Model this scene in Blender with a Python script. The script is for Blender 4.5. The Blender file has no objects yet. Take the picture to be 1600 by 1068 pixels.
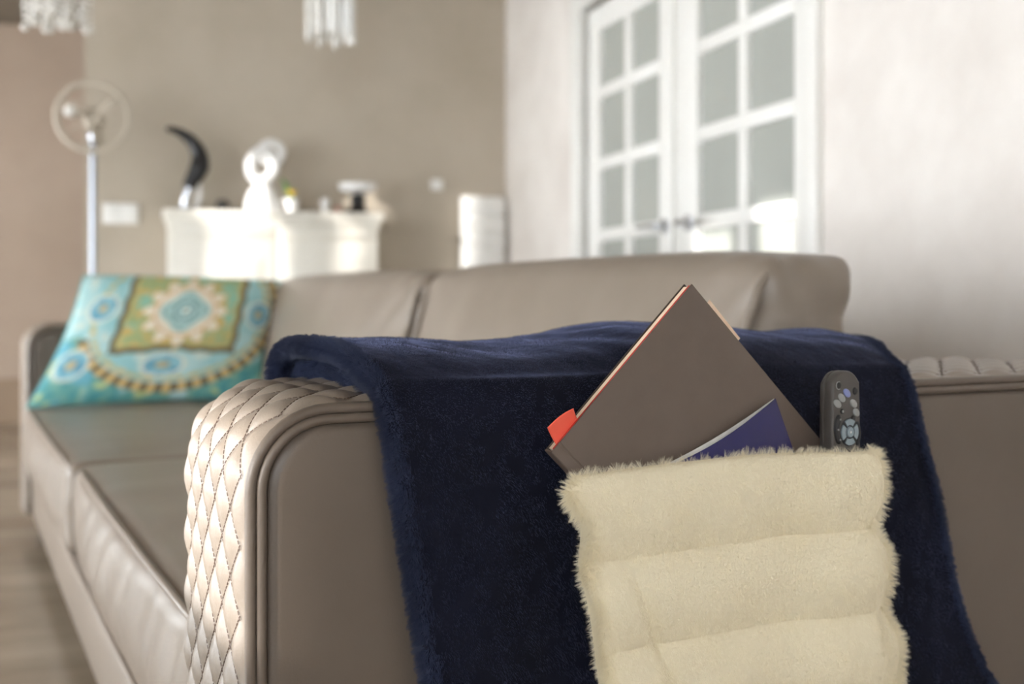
import bpy, bmesh, math, random
from mathutils import Vector, Matrix, noise

random.seed(7)
S = bpy.context.scene
COL = S.collection
PI = math.pi

# ---------------------------------------------------------------- camera
cam_d = bpy.data.cameras.new('camera')
cam = bpy.data.objects.new('camera', cam_d)
COL.objects.link(cam)
S.camera = cam
cam_d.sensor_width = 36.0
cam_d.lens = 40.5
cam_d.shift_y = -0.0431
cam.location = (0.0, 0.0, 0.80)
cam.rotation_euler = (PI / 2, 0, -math.radians(17.3))
cam_d.clip_start = 0.05
cam_d.dof.use_dof = True
cam_d.dof.focus_distance = 1.10
cam_d.dof.aperture_fstop = 3.3

# ---------------------------------------------------------------- world, sun, exposure
W = bpy.data.worlds.new('daylight')
S.world = W
W.use_nodes = True
bg = W.node_tree.nodes['Background']
bg.inputs['Color'].default_value = (0.88, 0.94, 1.0, 1)
bg.inputs['Strength'].default_value = 8.5
sun_d = bpy.data.lights.new('sun', 'SUN')
sun = bpy.data.objects.new('sun', sun_d)
COL.objects.link(sun)
sun_d.energy = 5.5
sun_d.angle = math.radians(0.6)
sun_d.color = (1.0, 0.965, 0.92)
SUN = Vector((1.0, 0.5, -0.20))
sun.rotation_euler = SUN.to_track_quat('-Z', 'Y').to_euler()
sun.location = (-6, -3, 3)
S.view_settings.view_transform = 'Standard'
S.view_settings.look = 'None'
S.view_settings.exposure = 0.42
S.view_settings.gamma = 1.0
S.view_settings.use_curve_mapping = False
S.cycles.max_bounces = 10
S.cycles.diffuse_bounces = 6
S.cycles.sample_clamp_indirect = 6.0
S.cycles.use_denoising = True


# ---------------------------------------------------------------- materials
def lin(r, g, b):
    f = lambda c: (c / 255 / 12.92) if c / 255 <= 0.04045 else ((c / 255 + 0.055) / 1.055) ** 2.4
    return (f(r), f(g), f(b), 1)


def mat(name, rgb, rough=0.5, metal=0.0, mottle=None, mscale=4.0, mdetail=5.0, bump=0.0, bscale=80.0,
        sheen=0.0, sheen_tint=None, coat=0.0, trans=0.0, ior=1.45, spec=0.5, aniso=None):
    m = bpy.data.materials.new(name)
    m.use_nodes = True
    nt = m.node_tree
    b = nt.nodes['Principled BSDF']
    c = lin(*rgb)
    b.inputs['Base Color'].default_value = c
    b.inputs['Roughness'].default_value = rough
    b.inputs['Metallic'].default_value = metal
    b.inputs['Specular IOR Level'].default_value = spec
    b.inputs['Sheen Weight'].default_value = sheen
    if sheen_tint:
        b.inputs['Sheen Tint'].default_value = lin(*sheen_tint)
    b.inputs['Coat Weight'].default_value = coat
    b.inputs['Coat Roughness'].default_value = 0.15
    b.inputs['Transmission Weight'].default_value = trans
    b.inputs['IOR'].default_value = ior
    tc = nt.nodes.new('ShaderNodeTexCoord')
    src = tc.outputs['Object']
    if aniso:
        mp = nt.nodes.new('ShaderNodeMapping')
        mp.inputs['Scale'].default_value = aniso
        nt.links.new(src, mp.inputs['Vector'])
        src = mp.outputs['Vector']
    if mottle:
        n = nt.nodes.new('ShaderNodeTexNoise')
        n.inputs['Scale'].default_value = mscale
        n.inputs['Detail'].default_value = mdetail
        n.inputs['Roughness'].default_value = 0.6
        nt.links.new(src, n.inputs['Vector'])
        r = nt.nodes.new('ShaderNodeValToRGB')
        r.color_ramp.elements[0].position = 0.32
        r.color_ramp.elements[0].color = lin(*mottle)
        r.color_ramp.elements[1].position = 0.62
        r.color_ramp.elements[1].color = c
        nt.links.new(n.outputs['Fac'], r.inputs['Fac'])
        nt.links.new(r.outputs['Color'], b.inputs['Base Color'])
    if bump:
        n2 = nt.nodes.new('ShaderNodeTexNoise')
        n2.inputs['Scale'].default_value = bscale
        n2.inputs['Detail'].default_value = 4
        nt.links.new(src, n2.inputs['Vector'])
        bp = nt.nodes.new('ShaderNodeBump')
        bp.inputs['Strength'].default_value = bump
        bp.inputs['Distance'].default_value = 0.004
        nt.links.new(n2.outputs['Fac'], bp.inputs['Height'])
        nt.links.new(bp.outputs['Normal'], b.inputs['Normal'])
    return m


M = {}
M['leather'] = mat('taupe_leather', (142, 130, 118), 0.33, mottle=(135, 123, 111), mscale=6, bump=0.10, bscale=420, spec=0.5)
M['leather_shade'] = mat('taupe_leather_shade', (108, 97, 87), 0.38, mottle=(103, 92, 82), mscale=5, bump=0.08, bscale=420, spec=0.45)  # same leather darkened: shade of end panels and welts put into the colour
M['stitch'] = mat('thread', (84, 66, 56), 0.8)
M['foot'] = mat('dark_foot', (40, 34, 30), 0.5)
M['far_plaster'] = mat('taupe_plaster', (190, 179, 163), 0.8, mottle=(176, 165, 148), mscale=1.6, mdetail=8, bump=0.15, bscale=20)
M['cream_plaster'] = mat('cream_plaster', (237, 231, 225), 0.75, mottle=(220, 212, 205), mscale=2.4, mdetail=8, bump=0.2, bscale=14)
M['hall_plaster'] = mat('rose_plaster', (183, 164, 147), 0.8, mottle=(173, 153, 136), mscale=1.5, mdetail=7, bump=0.12, bscale=18)
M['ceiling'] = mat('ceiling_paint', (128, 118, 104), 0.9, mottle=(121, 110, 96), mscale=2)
M['floor'] = mat('beige_stone', (162, 148, 130), 0.22, mottle=(130, 115, 97), mscale=1.7, mdetail=9, bump=0.03, bscale=8, aniso=(0.7, 2.6, 1))
M['skirting'] = mat('tan_skirting', (158, 135, 112), 0.5, mottle=(148, 124, 102), mscale=3)
M['white_paint'] = mat('white_paint', (243, 242, 238), 0.35, mottle=(238, 236, 231), mscale=3)
M['plastic_white'] = mat('white_plastic', (240, 239, 235), 0.3, mottle=(236, 235, 230), mscale=9)
M['satin_glass'] = mat('satin_glass', (186, 189, 182), 0.14, mottle=(181, 184, 178), mscale=2, trans=0.15, spec=0.8)
M['chrome'] = mat('chrome', (214, 217, 224), 0.14, metal=1.0, mottle=(206, 209, 217), mscale=6)
M['pole_steel'] = mat('pole_steel', (150, 154, 162), 0.25, metal=1.0, mottle=(144, 148, 156), mscale=6)
M['wire'] = mat('pale_wire', (196, 186, 170), 0.6, mottle=(188, 178, 162), mscale=9)
M['crystal'] = mat('crystal', (246, 244, 238), 0.08, trans=0.08, spec=0.9, mottle=(228, 224, 216), mscale=30)
M['cream_cabinet'] = mat('ivory_lacquer', (240, 236, 226), 0.4, mottle=(235, 230, 218), mscale=4)
M['black'] = mat('black_lacquer', (30, 29, 30), 0.3, mottle=(24, 23, 24), mscale=8)
M['white_ceramic'] = mat('white_ceramic', (243, 242, 240), 0.25, mottle=(238, 237, 234), mscale=6)
M['leaf'] = mat('leaf_green', (96, 140, 70), 0.5, mottle=(78, 120, 56), mscale=20)
M['yellow'] = mat('yellow_petal', (226, 186, 62), 0.6, mottle=(214, 166, 48), mscale=30)
M['pink'] = mat('pink_wax', (212, 168, 152), 0.5, mottle=(204, 156, 140), mscale=20)
M['grey_ceramic'] = mat('grey_ceramic', (88, 84, 80), 0.4, mottle=(78, 74, 70), mscale=20)
M['cover'] = mat('brown_cover', (104, 91, 82), 0.45, mottle=(100, 87, 78), mscale=30, bump=0.04, bscale=500)
M['cover_dark'] = mat('brown_cover_dark', (66, 54, 46), 0.5, mottle=(60, 49, 42), mscale=20)
M['pages'] = mat('cream_pages', (240, 216, 190), 0.8, mottle=(226, 198, 170), mscale=60, aniso=(1, 60, 1))
M['red'] = mat('red_endpaper', (196, 54, 44), 0.6, mottle=(186, 48, 40), mscale=20)
M['tab'] = mat('coral_paper', (255, 112, 90), 0.6, mottle=(252, 104, 82), mscale=20)
M['magazine'] = mat('navy_gloss', (42, 38, 88), 0.13, mottle=(30, 32, 96), mscale=5)
M['paper'] = mat('white_paper', (226, 224, 218), 0.6, mottle=(206, 204, 200), mscale=50)
M['remote'] = mat('charcoal_plastic', (84, 80, 77), 0.42, mottle=(78, 74, 71), mscale=30, bump=0.05, bscale=900)
M['remote_side'] = mat('dark_grey_plastic', (66, 64, 62), 0.4, mottle=(60, 58, 56), mscale=30)
M['rubber'] = mat('black_rubber', (38, 38, 40), 0.5, mottle=(34, 34, 36), mscale=30)
M['key'] = mat('grey_key', (158, 160, 158), 0.35, mottle=(148, 150, 149), mscale=60)
M['key_blue'] = mat('blue_key', (136, 146, 196), 0.35, mottle=(128, 138, 188), mscale=60)
M['key_dpad'] = mat('bluegrey_key', (142, 156, 162), 0.3, mottle=(134, 148, 155), mscale=60)
M['navy'] = mat('navy_plush', (17, 20, 36), 0.85, mottle=(11, 13, 23), mscale=6, sheen=0.8, sheen_tint=(128, 138, 182), bump=0.75, bscale=26, spec=0.2)
M['navy'].node_tree.nodes['Principled BSDF'].inputs['Sheen Roughness'].default_value = 0.32
M['navy_hair'] = mat('navy_pile', (52, 59, 84), 0.40, mottle=(18, 21, 33), mscale=7, sheen=0.6, sheen_tint=(150, 165, 215))  # mottle paints brushed-nap highlight patches into the pile colour
M['fur'] = mat('cream_fur_backing', (236, 226, 198), 0.9, mottle=(230, 219, 190), mscale=12, bump=0.4, bscale=300)
M['fur_hair'] = mat('cream_fur_hair', (247, 239, 216), 0.7, mottle=(242, 233, 208), mscale=14)


# ---------------------------------------------------------------- mesh helpers
def add_obj(name, verts, faces, m, parent=None, off=(0, 0, 0), smooth=True, sharp=None):
    me = bpy.data.meshes.new(name)
    o3 = Vector(off)
    me.from_pydata([tuple(Vector(v) - o3) for v in verts], [], faces)
    bm = bmesh.new()
    bm.from_mesh(me)
    bmesh.ops.recalc_face_normals(bm, faces=bm.faces)
    bm.to_mesh(me)
    bm.free()
    me.materials.append(m)
    if smooth:
        me.shade_smooth()
        if sharp is not None:
            me.set_sharp_from_angle(angle=math.radians(sharp))
    me.update()
    o = bpy.data.objects.new(name, me)
    COL.objects.link(o)
    if parent:
        o.parent = parent
    return o


class G:
    """collects geometry, then links it as ONE mesh object"""
    def __init__(self):
        self.v = []
        self.f = []

    def add(self, v, f):
        n = len(self.v)
        self.v += [tuple(p) for p in v]
        self.f += [tuple(i + n for i in q) for q in f]
        return self

    def box(self, x0, x1, y0, y1, z0, z1, bev=0.0):
        if bev <= 0:
            v = [(x0, y0, z0), (x1, y0, z0), (x1, y1, z0), (x0, y1, z0), (x0, y0, z1), (x1, y0, z1), (x1, y1, z1), (x0, y1, z1)]
            f = [(0, 3, 2, 1), (4, 5, 6, 7), (0, 1, 5, 4), (1, 2, 6, 5), (2, 3, 7, 6), (3, 0, 4, 7)]
            return self.add(v, f)
        bm = bmesh.new()
        bmesh.ops.create_cube(bm, size=1.0)
        for q in bm.verts:
            q.co = Vector(((x0 + x1) / 2 + q.co.x * (x1 - x0), (y0 + y1) / 2 + q.co.y * (y1 - y0), (z0 + z1) / 2 + q.co.z * (z1 - z0)))
        bmesh.ops.bevel(bm, geom=bm.edges[:], offset=bev, segments=2, profile=0.5, affect='EDGES')
        bm.verts.index_update()
        self.add([q.co[:] for q in bm.verts], [[q.index for q in f.verts] for f in bm.faces])
        bm.free()
        return self

    def tube(self, pts, r, n=8, caps=True, closed=False):
        pts = [Vector(p) for p in pts]
        rs = r if isinstance(r, (list, tuple)) else [r] * len(pts)
        m = len(pts)
        up = None
        v = []
        for i, p in enumerate(pts):
            if closed:
                d = pts[(i + 1) % m] - pts[i - 1]
            else:
                d = pts[min(i + 1, m - 1)] - pts[max(i - 1, 0)]
            d.normalize()
            if up is None:
                up = d.orthogonal().normalized()
            up = (up - d * up.dot(d))
            up = up.normalized() if up.length > 1e-6 else d.orthogonal().normalized()
            w = d.cross(up)
            for k in range(n):
                a = 2 * PI * k / n
                v.append(p + (up * math.cos(a) + w * math.sin(a)) * rs[i])
        f = []
        for i in range(m if closed else m - 1):
            j = (i + 1) % m
            for k in range(n):
                l = (k + 1) % n
                f.append((i * n + k, i * n + l, j * n + l, j * n + k))
        if caps and not closed:
            f.append(tuple(range(n))[::-1])
            f.append(tuple((m - 1) * n + k for k in range(n)))
        return self.add(v, f)

    def lathe(self, prof, c=(0, 0, 0), n=24):
        """prof: list of (radius, z)"""
        v = []
        f = []
        for r, z in prof:
            for k in range(n):
                a = 2 * PI * k / n
                v.append((c[0] + r * math.cos(a), c[1] + r * math.sin(a), c[2] + z))
        m = len(prof)
        for i in range(m - 1):
            for k in range(n):
                l = (k + 1) % n
                f.append((i * n + k, i * n + l, (i + 1) * n + l, (i + 1) * n + k))
        if prof[0][0] > 1e-5:
            f.append(tuple(range(n))[::-1])
        if prof[-1][0] > 1e-5:
            f.append(tuple((m - 1) * n + k for k in range(n)))
        return self.add(v, f)

    def grid(self, fn, nu, nv, closed_u=False):
        v = [fn(i / nu, j / nv) for i in range(nu + 1) for j in range(nv + 1)]
        f = [(i * (nv + 1) + j, (i + 1) * (nv + 1) + j, (i + 1) * (nv + 1) + j + 1, i * (nv + 1) + j + 1) for i in range(nu) for j in range(nv)]
        return self.add(v, f)

    def xform(self, fn):
        self.v = [tuple(fn(Vector(p))) for p in self.v]
        return self

    def build(self, name, m, parent=None, off=(0, 0, 0), smooth=True, sharp=40):
        return add_obj(name, self.v, self.f, m, parent, off, smooth, sharp)


def empty(name, loc, rz=0.0):
    o = bpy.data.objects.new(name, None)
    o.location = loc
    o.rotation_euler = (0, 0, rz)
    o.empty_display_size = 0.05
    COL.objects.link(o)
    return o


def tag(o, label, cat, group=None):
    o['label'] = label
    o['category'] = cat
    if group:
        o['group'] = group
    return o


def struct(o):
    o['kind'] = 'structure'
    return o


def rounded_box(x0, x1, y0, y1, z0, z1, r, n=(20, 20, 10), bulge=(0, 0, 0, 0, 0, 0)):
    """soft box; bulge = outward swell on -x,+x,-y,+y,-z,+z faces"""
    hx, hy, hz = (x1 - x0) / 2, (y1 - y0) / 2, (z1 - z0) / 2
    c = Vector(((x0 + x1) / 2, (y0 + y1) / 2, (z0 + z1) / 2))
    verts = {}
    V = []
    F = []

    def vid(i, j, k):
        key = (i, j, k)
        if key not in verts:
            e = lambda a, nn: -math.cos(PI * a / nn) * 0.5 + (2 * a / nn - 1) * 0.5
            p = Vector((e(i, n[0]) * hx, e(j, n[1]) * hy, e(k, n[2]) * hz))
            q = Vector((max(-hx + r, min(hx - r, p.x)), max(-hy + r, min(hy - r, p.y)), max(-hz + r, min(hz - r, p.z))))
            d = p - q
            if d.length > 1e-9:
                p = q + d.normalized() * r
            a, b, g = p.x / hx, p.y / hy, p.z / hz
            sx = (1 - b * b) * (1 - g * g)
            sy = (1 - a * a) * (1 - g * g)
            sz = (1 - a ** 4) * (1 - b ** 4)
            p.x += (bulge[1] * max(a, 0) + -bulge[0] * max(-a, 0)) * sx
            p.y += (bulge[3] * max(b, 0) + -bulge[2] * max(-b, 0)) * sy
            p.z += (bulge[5] * max(g, 0) + -bulge[4] * max(-g, 0)) * sz
            verts[key] = len(V)
            V.append(c + p)
        return verts[key]
    N = n
    for a in range(3):
        b, d = [(1, 2), (2, 0), (0, 1)][a]
        for side in (0, N[a]):
            for i in range(N[b]):
                for j in range(N[d]):
                    q = []
                    for (u, w) in ((i, j), (i + 1, j), (i + 1, j + 1), (i, j + 1)):
                        key = [0, 0, 0]
                        key[a] = side
                        key[b] = u
                        key[d] = w
                        q.append(vid(*key))
                    F.append(tuple(q))
    return G().add(V, F)


def interp(tab, x):
    """smooth curve through a table of (x, value)"""
    n = len(tab)
    if x <= tab[0][0]:
        return tab[0][1]
    if x >= tab[-1][0]:
        return tab[-1][1]
    k = 0
    while x > tab[k + 1][0]:
        k += 1
    h = tab[k + 1][0] - tab[k][0]

    def slope(i):
        if i == 0 or i == n - 1:
            return 0.0
        a = (tab[i][1] - tab[i - 1][1]) / (tab[i][0] - tab[i - 1][0])
        b = (tab[i + 1][1] - tab[i][1]) / (tab[i + 1][0] - tab[i][0])
        return 0.0 if a * b <= 0 else 2 * a * b / (a + b)
    t = (x - tab[k][0]) / h
    y0, y1, m0, m1 = tab[k][1], tab[k + 1][1], slope(k) * h, slope(k + 1) * h
    return (2 * t ** 3 - 3 * t * t + 1) * y0 + (t ** 3 - 2 * t * t + t) * m0 + (3 * t * t - 2 * t ** 3) * y1 + (t ** 3 - t * t) * m1


def catmull(P, t):
    n = len(P) - 1
    s = min(max(t, 0), 1) * n
    i = min(int(s), n - 1)
    f = s - i
    p0, p1, p2, p3 = P[max(i - 1, 0)], P[i], P[i + 1], P[min(i + 2, n)]
    return tuple(0.5 * (2 * b + (c - a) * f + (2 * a - 5 * b + 4 * c - d) * f * f + (3 * b - a - 3 * c + d) * f ** 3)
                 for a, b, c, d in zip(p0, p1, p2, p3))


# ================================================================= ROOM
XL, XR = -3.3, 1.6          # left and door wall
YB, YF, YH = -4.0, 5.24, 8.0  # back wall, far wall, hall end wall
H = 2.55
fl = G().box(XL - .2, XR + .2, YB - .2, YH + .2, -0.1, 0.0).build('floor', M['floor'], smooth=False)
struct(fl)
ce = G().box(XL - .2, XR + .2, YB - .2, YH + .2, H, H + .12).build('ceiling', M['ceiling'], smooth=False)
struct(ce)
# far wall: a wall slab that ends left of the fireplace cabinet, the hall goes on behind it
struct(G().box(-0.278, XR + .18, YF, YF + .16, 0, H).build('wall_far', M['far_plaster'], smooth=False))
struct(G().box(XL - .2, XR + .18, YH, YH + .16, 0, H).build('wall_hall', M['hall_plaster'], smooth=False))
struct(G().box(XL - .02, XR, YH - .03, YH, 0, 0.285).build('baseboard_hall', M['skirting'], smooth=False))
# door wall with the double-door opening
DY0, DY1, DZ = 2.575, 4.215, 1.93
g = G().box(XR, XR + .18, YB, DY0, 0, H).box(XR, XR + .18, DY1, YF, 0, H).box(XR, XR + .18, DY0, DY1, DZ, H).box(XR, XR + .18, YF + .16, YH, 0, H)
struct(g.build('wall_right', M['cream_plaster'], smooth=False))
# unseen left wall, openings cut to shape sun patches and soft light: (y0, y1, z0, z1)
holes = [(-2.4, -1.5, [(1.10, 2.10)]), (-0.70, -0.33, [(1.16, 1.385)]), (0.20, 0.42, [(0.05, 1.50), (1.75, 2.06)]), (0.56, 0.80, [(0.05, 1.50), (1.75, 2.0)]),
         (0.92, 2.66, [(0.05, 1.85)]), (2.79, 2.875, [(0.85, 2.24)]), (2.876, 2.965, [(0.85, 1.99)]), (3.05, 3.235, [(0.85, 2.16)]), (3.34, 4.48, [(0.05, 2.2)]), (4.55, 5.00, [(0.30, 0.62)]), (5.3, 6.9, [(0.1, 1.8)])]


def pierced(x0, x1, a0, a1, hs, swap=False):
    g = G()
    cuts = sorted(hs)
    pos = a0
    put = (lambda p, q, z0, z1: g.box(x0, x1, p, q, z0, z1)) if not swap else (lambda p, q, z0, z1: g.box(p, q, x0, x1, z0, z1))
    for (p, q, zs) in cuts:
        put(pos, p, 0, H)
        z = 0
        for z0, z1 in zs:
            put(p, q, z, z0)
            z = z1
        put(p, q, z, H)
        pos = q
    put(pos, a1, 0, H)
    return g


struct(pierced(XL - .06, XL, YB - .2, YH + .2, holes).build('wall_left', M['cream_plaster'], smooth=False))
struct(pierced(YB - .1, YB, XL, XR + .2, [(-2.7, -0.5, [(0.8, 2.25)])], swap=True).build('wall_back', M['cream_plaster'], smooth=False))  # unseen back wall, its opening added for fill light

# unseen sheer curtains, added over the openings to spread the low sun
M['sheer'] = bpy.data.materials.new('diffuser_voile')
M['sheer'].use_nodes = True
_nt = M['sheer'].node_tree
_nt.nodes.remove(_nt.nodes['Principled BSDF'])
_tr = _nt.nodes.new('ShaderNodeBsdfTranslucent')
_tr.inputs['Color'].default_value = (.84, .84, .83, 1)
_nt.links.new(_tr.outputs[0], _nt.nodes['Material Output'].inputs['Surface'])
for _k, (a, b, z1) in enumerate(((-2.45, -1.45, 2.2), (.16, .84, 1.535), (.88, 2.70, 2.3), (3.30, 4.52, 2.3), (5.15, 7.05, 2.3))):
    o = G().grid(lambda u, v: (XL + .06 + .018 * math.sin((a + (b - a) * u) * 42), a + (b - a) * u, .02 + (z1 - .02) * v), 160, 1).build('added_diffuser', M['sheer'])
    tag(o, ('added sheer light diffuser at the wall opening behind the camera', 'short sheer light diffuser added over the lower wall openings', 'widest tall sheer light diffuser added opposite the door wall', 'tall sheer light diffuser added beside the cabinet end of the room', 'sheer light diffuser added at the hall opening')[_k], 'curtain')

# door casing
g = G()
g.box(XR - .022, XR + .02, DY1 - .01, DY1 + .075, 0, DZ + .075, .006)
g.box(XR - .022, XR + .02, DY0 - .055, DY0 + .012, 0, DZ + .075, .006)
g.box(XR - .022, XR + .02, DY0 + .012, DY1 - .01, DZ - .01, DZ + .075, .006)
struct(g.build('trim_1', M['white_paint']))


def door(name, y0, y1, g0, g1, handle_y, hdir):
    """leaf in the door wall from y0 to y1, glass between g0 and g1, six rows of two panes"""
    root = struct(empty(name, (XR + .03, (y0 + y1) / 2, 0)))
    off = (XR + .03, (y0 + y1) / 2, 0)
    xf, xb = XR + .012, XR + .052
    for a, b in ((y0, g0), (g1, y1)):
        G().box(xf, xb, a + .003, b, .01, 1.905, .004).build('stile', M['white_paint'], root, off)
    G().box(xf, xb, g0, g1, 1.81, 1.905, .004).build('rail', M['white_paint'], root, off)
    G().box(xf, xb, g0, g1, .01, .23, .004).build('rail', M['white_paint'], root, off)
    zs = [1.8455 - .27 * k for k in range(7)]
    ym = (g0 + g1) / 2
    for k in range(1, 6):
        G().box(xf + .001, xb, g0, g1, zs[k] - .023, zs[k] + .023, .004).build('muntin', M['white_paint'], root, off)
    for k in range(6):
        top = zs[k] - .023 if k else 1.81
        bot = zs[k + 1] + .023 if k < 5 else .23
        G().box(xf + .001, xb, ym - .024, ym + .024, bot, top, .004).build('muntin', M['white_paint'], root, off)
        for a, b in ((g0, ym - .024), (ym + .024, g1)):
            G().box(xf + .018, xf + .024, a, b, bot, top).build('pane', M['satin_glass'], root, off, smooth=False)
    hd = G()
    hd.lathe([(0, 0), (.026, 0), (.026, .008), (.01, .012), (.01, .045), (0, .05)], n=16)
    hd.xform(lambda p: Vector((xf - p.z, handle_y + p.x, 1.035 + p.y)))
    hd.tube([(xf - .045, handle_y, 1.035), (xf - .05, handle_y + hdir * .03, 1.037), (xf - .05, handle_y + hdir * .115, 1.035)], [.009, .009, .008], 10)
    hd.build('handle', M['chrome'], root, off)
    return root


door('door_1', 3.43, 4.185, 3.528, 4.07, 3.475, 1)
door('door_2', 2.60, 3.39, 2.678, 3.242, 3.30, -1)
struct(G().box(XR + .03, XR + .045, 3.388, 3.432, .01, 1.9).build('trim_2', M['white_paint'], smooth=False))
# dim room behind the doors
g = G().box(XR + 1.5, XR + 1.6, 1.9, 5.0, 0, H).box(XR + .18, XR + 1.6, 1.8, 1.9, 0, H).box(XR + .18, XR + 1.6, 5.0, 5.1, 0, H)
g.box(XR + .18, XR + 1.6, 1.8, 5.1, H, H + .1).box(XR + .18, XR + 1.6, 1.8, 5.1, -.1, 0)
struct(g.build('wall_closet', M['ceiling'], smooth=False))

# ================================================================= SOFA (own frame: X front-to-back, Y along its length)
TH = math.radians(8.75)
CT, ST = math.cos(TH), math.sin(TH)


def room(p):
    return Vector((p[0] * CT - p[1] * ST, p[0] * ST + p[1] * CT, p[2]))


def sofa_empty(name, base):
    return empty(name, room(base), TH)


SB = (0.80, 2.70, 0.0)
sofa = sofa_empty('sofa', SB)
tag(sofa, 'long taupe leather sofa with quilted armrests along the cream wall', 'sofa')
ZB = 0.085                    # underside of the sofa
AF, AB, AZ, AR = 0.232, 1.40, 0.705, 0.075   # arm front, back, top edge height, corner radius
SEAT_Y = (1.27, 2.62, 4.12)


def arm_path(inset=0.0):
    """outline of the arm seen from its end, as (x, z, nx, nz), from front bottom over the top to back bottom"""
    r = AR - inset
    P = []
    x0, x1, zt = AF + inset, AB - inset, AZ - inset
    n = 10
    P += [(x0, ZB + (zt - r - ZB) * i / 6, -1, 0) for i in range(6)]
    for i in range(n + 1):
        a = PI - (PI / 2) * i / n
        P.append((x0 + r + r * math.cos(a), zt - r + r * math.sin(a), math.cos(a), math.sin(a)))
    P += [(x0 + r + (x1 - x0 - 2 * r) * i / 10, zt, 0, 1) for i in range(1, 10)]
    for i in range(n + 1):
        a = PI / 2 - (PI / 2) * i / n
        P.append((x1 - r + r * math.cos(a), zt - r + r * math.sin(a), math.cos(a), math.sin(a)))
    P += [(x1, ZB + (zt - r - ZB) * (1 - i / 6), 1, 0) for i in range(1, 7)]
    return P


def arm_point(s):
    """exact point and normal at arc length s along the outer outline"""
    l1 = AZ - AR - ZB
    l2 = PI / 2 * AR
    l3 = AB - AF - 2 * AR
    if s < l1:
        return AF, ZB + s, -1.0, 0.0
    s -= l1
    if s < l2:
        a = PI - s / AR
        return AF + AR + AR * math.cos(a), AZ - AR + AR * math.sin(a), math.cos(a), math.sin(a)
    s -= l2
    if s < l3:
        return AF + AR + s, AZ, 0.0, 1.0
    s -= l3
    if s < l2:
        a = PI / 2 - s / AR
        return AB - AR + AR * math.cos(a), AZ - AR + AR * math.sin(a), math.cos(a), math.sin(a)
    s -= l2
    return AB, AZ - AR - s, 1.0, 0.0


ALEN = 2 * (AZ - AR - ZB) + PI * AR + AB - AF - 2 * AR
QH, QW = 0.062, 0.060


def arm(y0, y1, outer, ns, nw, stitches):
    """an armrest: quilted band over front and top, two end panels with welts"""
    root = sofa_empty('armrest', (AF, (y0 + y1) / 2, ZB))
    root.parent = sofa
    root.location = Vector((AF, (y0 + y1) / 2, ZB)) - Vector(SB)
    root.rotation_euler = (0, 0, 0)
    off = (AF, (y0 + y1) / 2, ZB)
    wd = y1 - y0

    def q_off(s, w):
        y = (w - 0.5) * wd
        a = s / QH + y / QW
        b = s / QH - y / QW
        e = min(w, 1 - w) * wd
        puff = (abs(math.sin(PI * a)) * abs(math.sin(PI * b))) ** 0.68
        fade = min(1, max(0, (e - 0.004) / 0.012))
        crown = 0.004 * (1 - abs(2 * w - 1) ** 3)
        rim = -0.006 * (1 - min(1, e / 0.008)) ** 2
        return crown + rim + 0.0062 * puff * fade

    def f(u, w):
        s = u * ALEN
        x, z, nx, nz = arm_point(s)
        d = q_off(s, w)
        return (x + nx * d, y0 + w * wd, z + nz * d)
    G().grid(f, ns, nw).build('quilted_band', M['leather'], root, off, sharp=None)
    for yy, sgn in ((y0, -1), (y1, 1)):
        if sgn != outer and stitches:
            continue
        # panel, set back behind the welts
        pp = [p for p in arm_path(0.0185)]
        cx, cz = (AF + AB) / 2, (ZB + AZ) / 2
        rings = []
        for k, sc in enumerate((1.0, 0.99, 0.975, 0.6, 0.25)):
            dep = (0.005, 0.0008, 0.0, 0.0, 0.0)[k]
            rings.append([(cx + (p[0] - cx) * sc if k > 1 else p[0] - p[2] * (0.004 * k), yy - sgn * (0.0005 + dep),
                           cz + (p[1] - cz) * sc if k > 1 else p[1] - p[3] * (0.004 * k)) for p in pp])
        n = len(pp)
        V = [p for r in rings for p in r]
        F = [(i * n + j, i * n + (j + 1) % n, (i + 1) * n + (j + 1) % n, (i + 1) * n + j) for i in range(len(rings) - 1) for j in range(n)]
        F.append(tuple((len(rings) - 1) * n + j for j in range(n)))
        G().add(V, F).build('side_panel', M['leather_shade'], root, off, sharp=60)
        path1 = [(p[0], yy - sgn * 0.0035, p[1]) for p in arm_path(0.0045)]
        G().tube(path1, 0.0052, 8).build('welt', M['leather_shade'], root, off, sharp=None)
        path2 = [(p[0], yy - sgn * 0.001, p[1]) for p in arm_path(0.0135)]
        G().tube(path2, 0.0047, 8).build('welt', M['leather_shade'], root, off, sharp=None)
    if stitches:
        g = G()
        smax = ALEN * 0.80
        for fam in (1, -1):
            for k in range(-4, int(smax / QH) + 5):
                y = -wd / 2 + 0.013
                while y < wd / 2 - 0.0155:
                    s0 = (k - fam * y / QW) * QH
                    y2 = y + 0.0026
                    s1 = (k - fam * y2 / QW) * QH
                    y += 0.0040
                    if s0 < 0.01 or s0 > smax or s1 < 0.01:
                        continue
                    P = []
                    for s, yv in ((s0, y - 0.0040), (s1, y2)):
                        x, z, nx, nz = arm_point(s)
                        d = q_off(s, 0.5 + yv / wd) + 0.0013
                        P.append(Vector((x + nx * d, (y0 + y1) / 2 + yv, z + nz * d)))
                    nn = Vector((nx, 0, nz))
                    t = (P[1] - P[0]).normalized()
                    w = t.cross(nn).normalized() * 0.0008
                    h = nn * 0.0007
                    V = [P[0] - w, P[0] + h, P[0] + w, P[1] - w, P[1] + h, P[1] + w]
                    g.add(V, [(0, 1, 4, 3), (1, 2, 5, 4), (0, 2, 1), (3, 4, 5)])
        st = g.build('stitching', M['stitch'], root, off, smooth=False)
        st['kind'] = 'stuff'
    return root


near_arm = arm(1.0, 1.27, -1, 900, 120, True)
far_arm = arm(4.12, 4.39, -1, 220, 36, False)
SEEN = Vector(SB)


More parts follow.
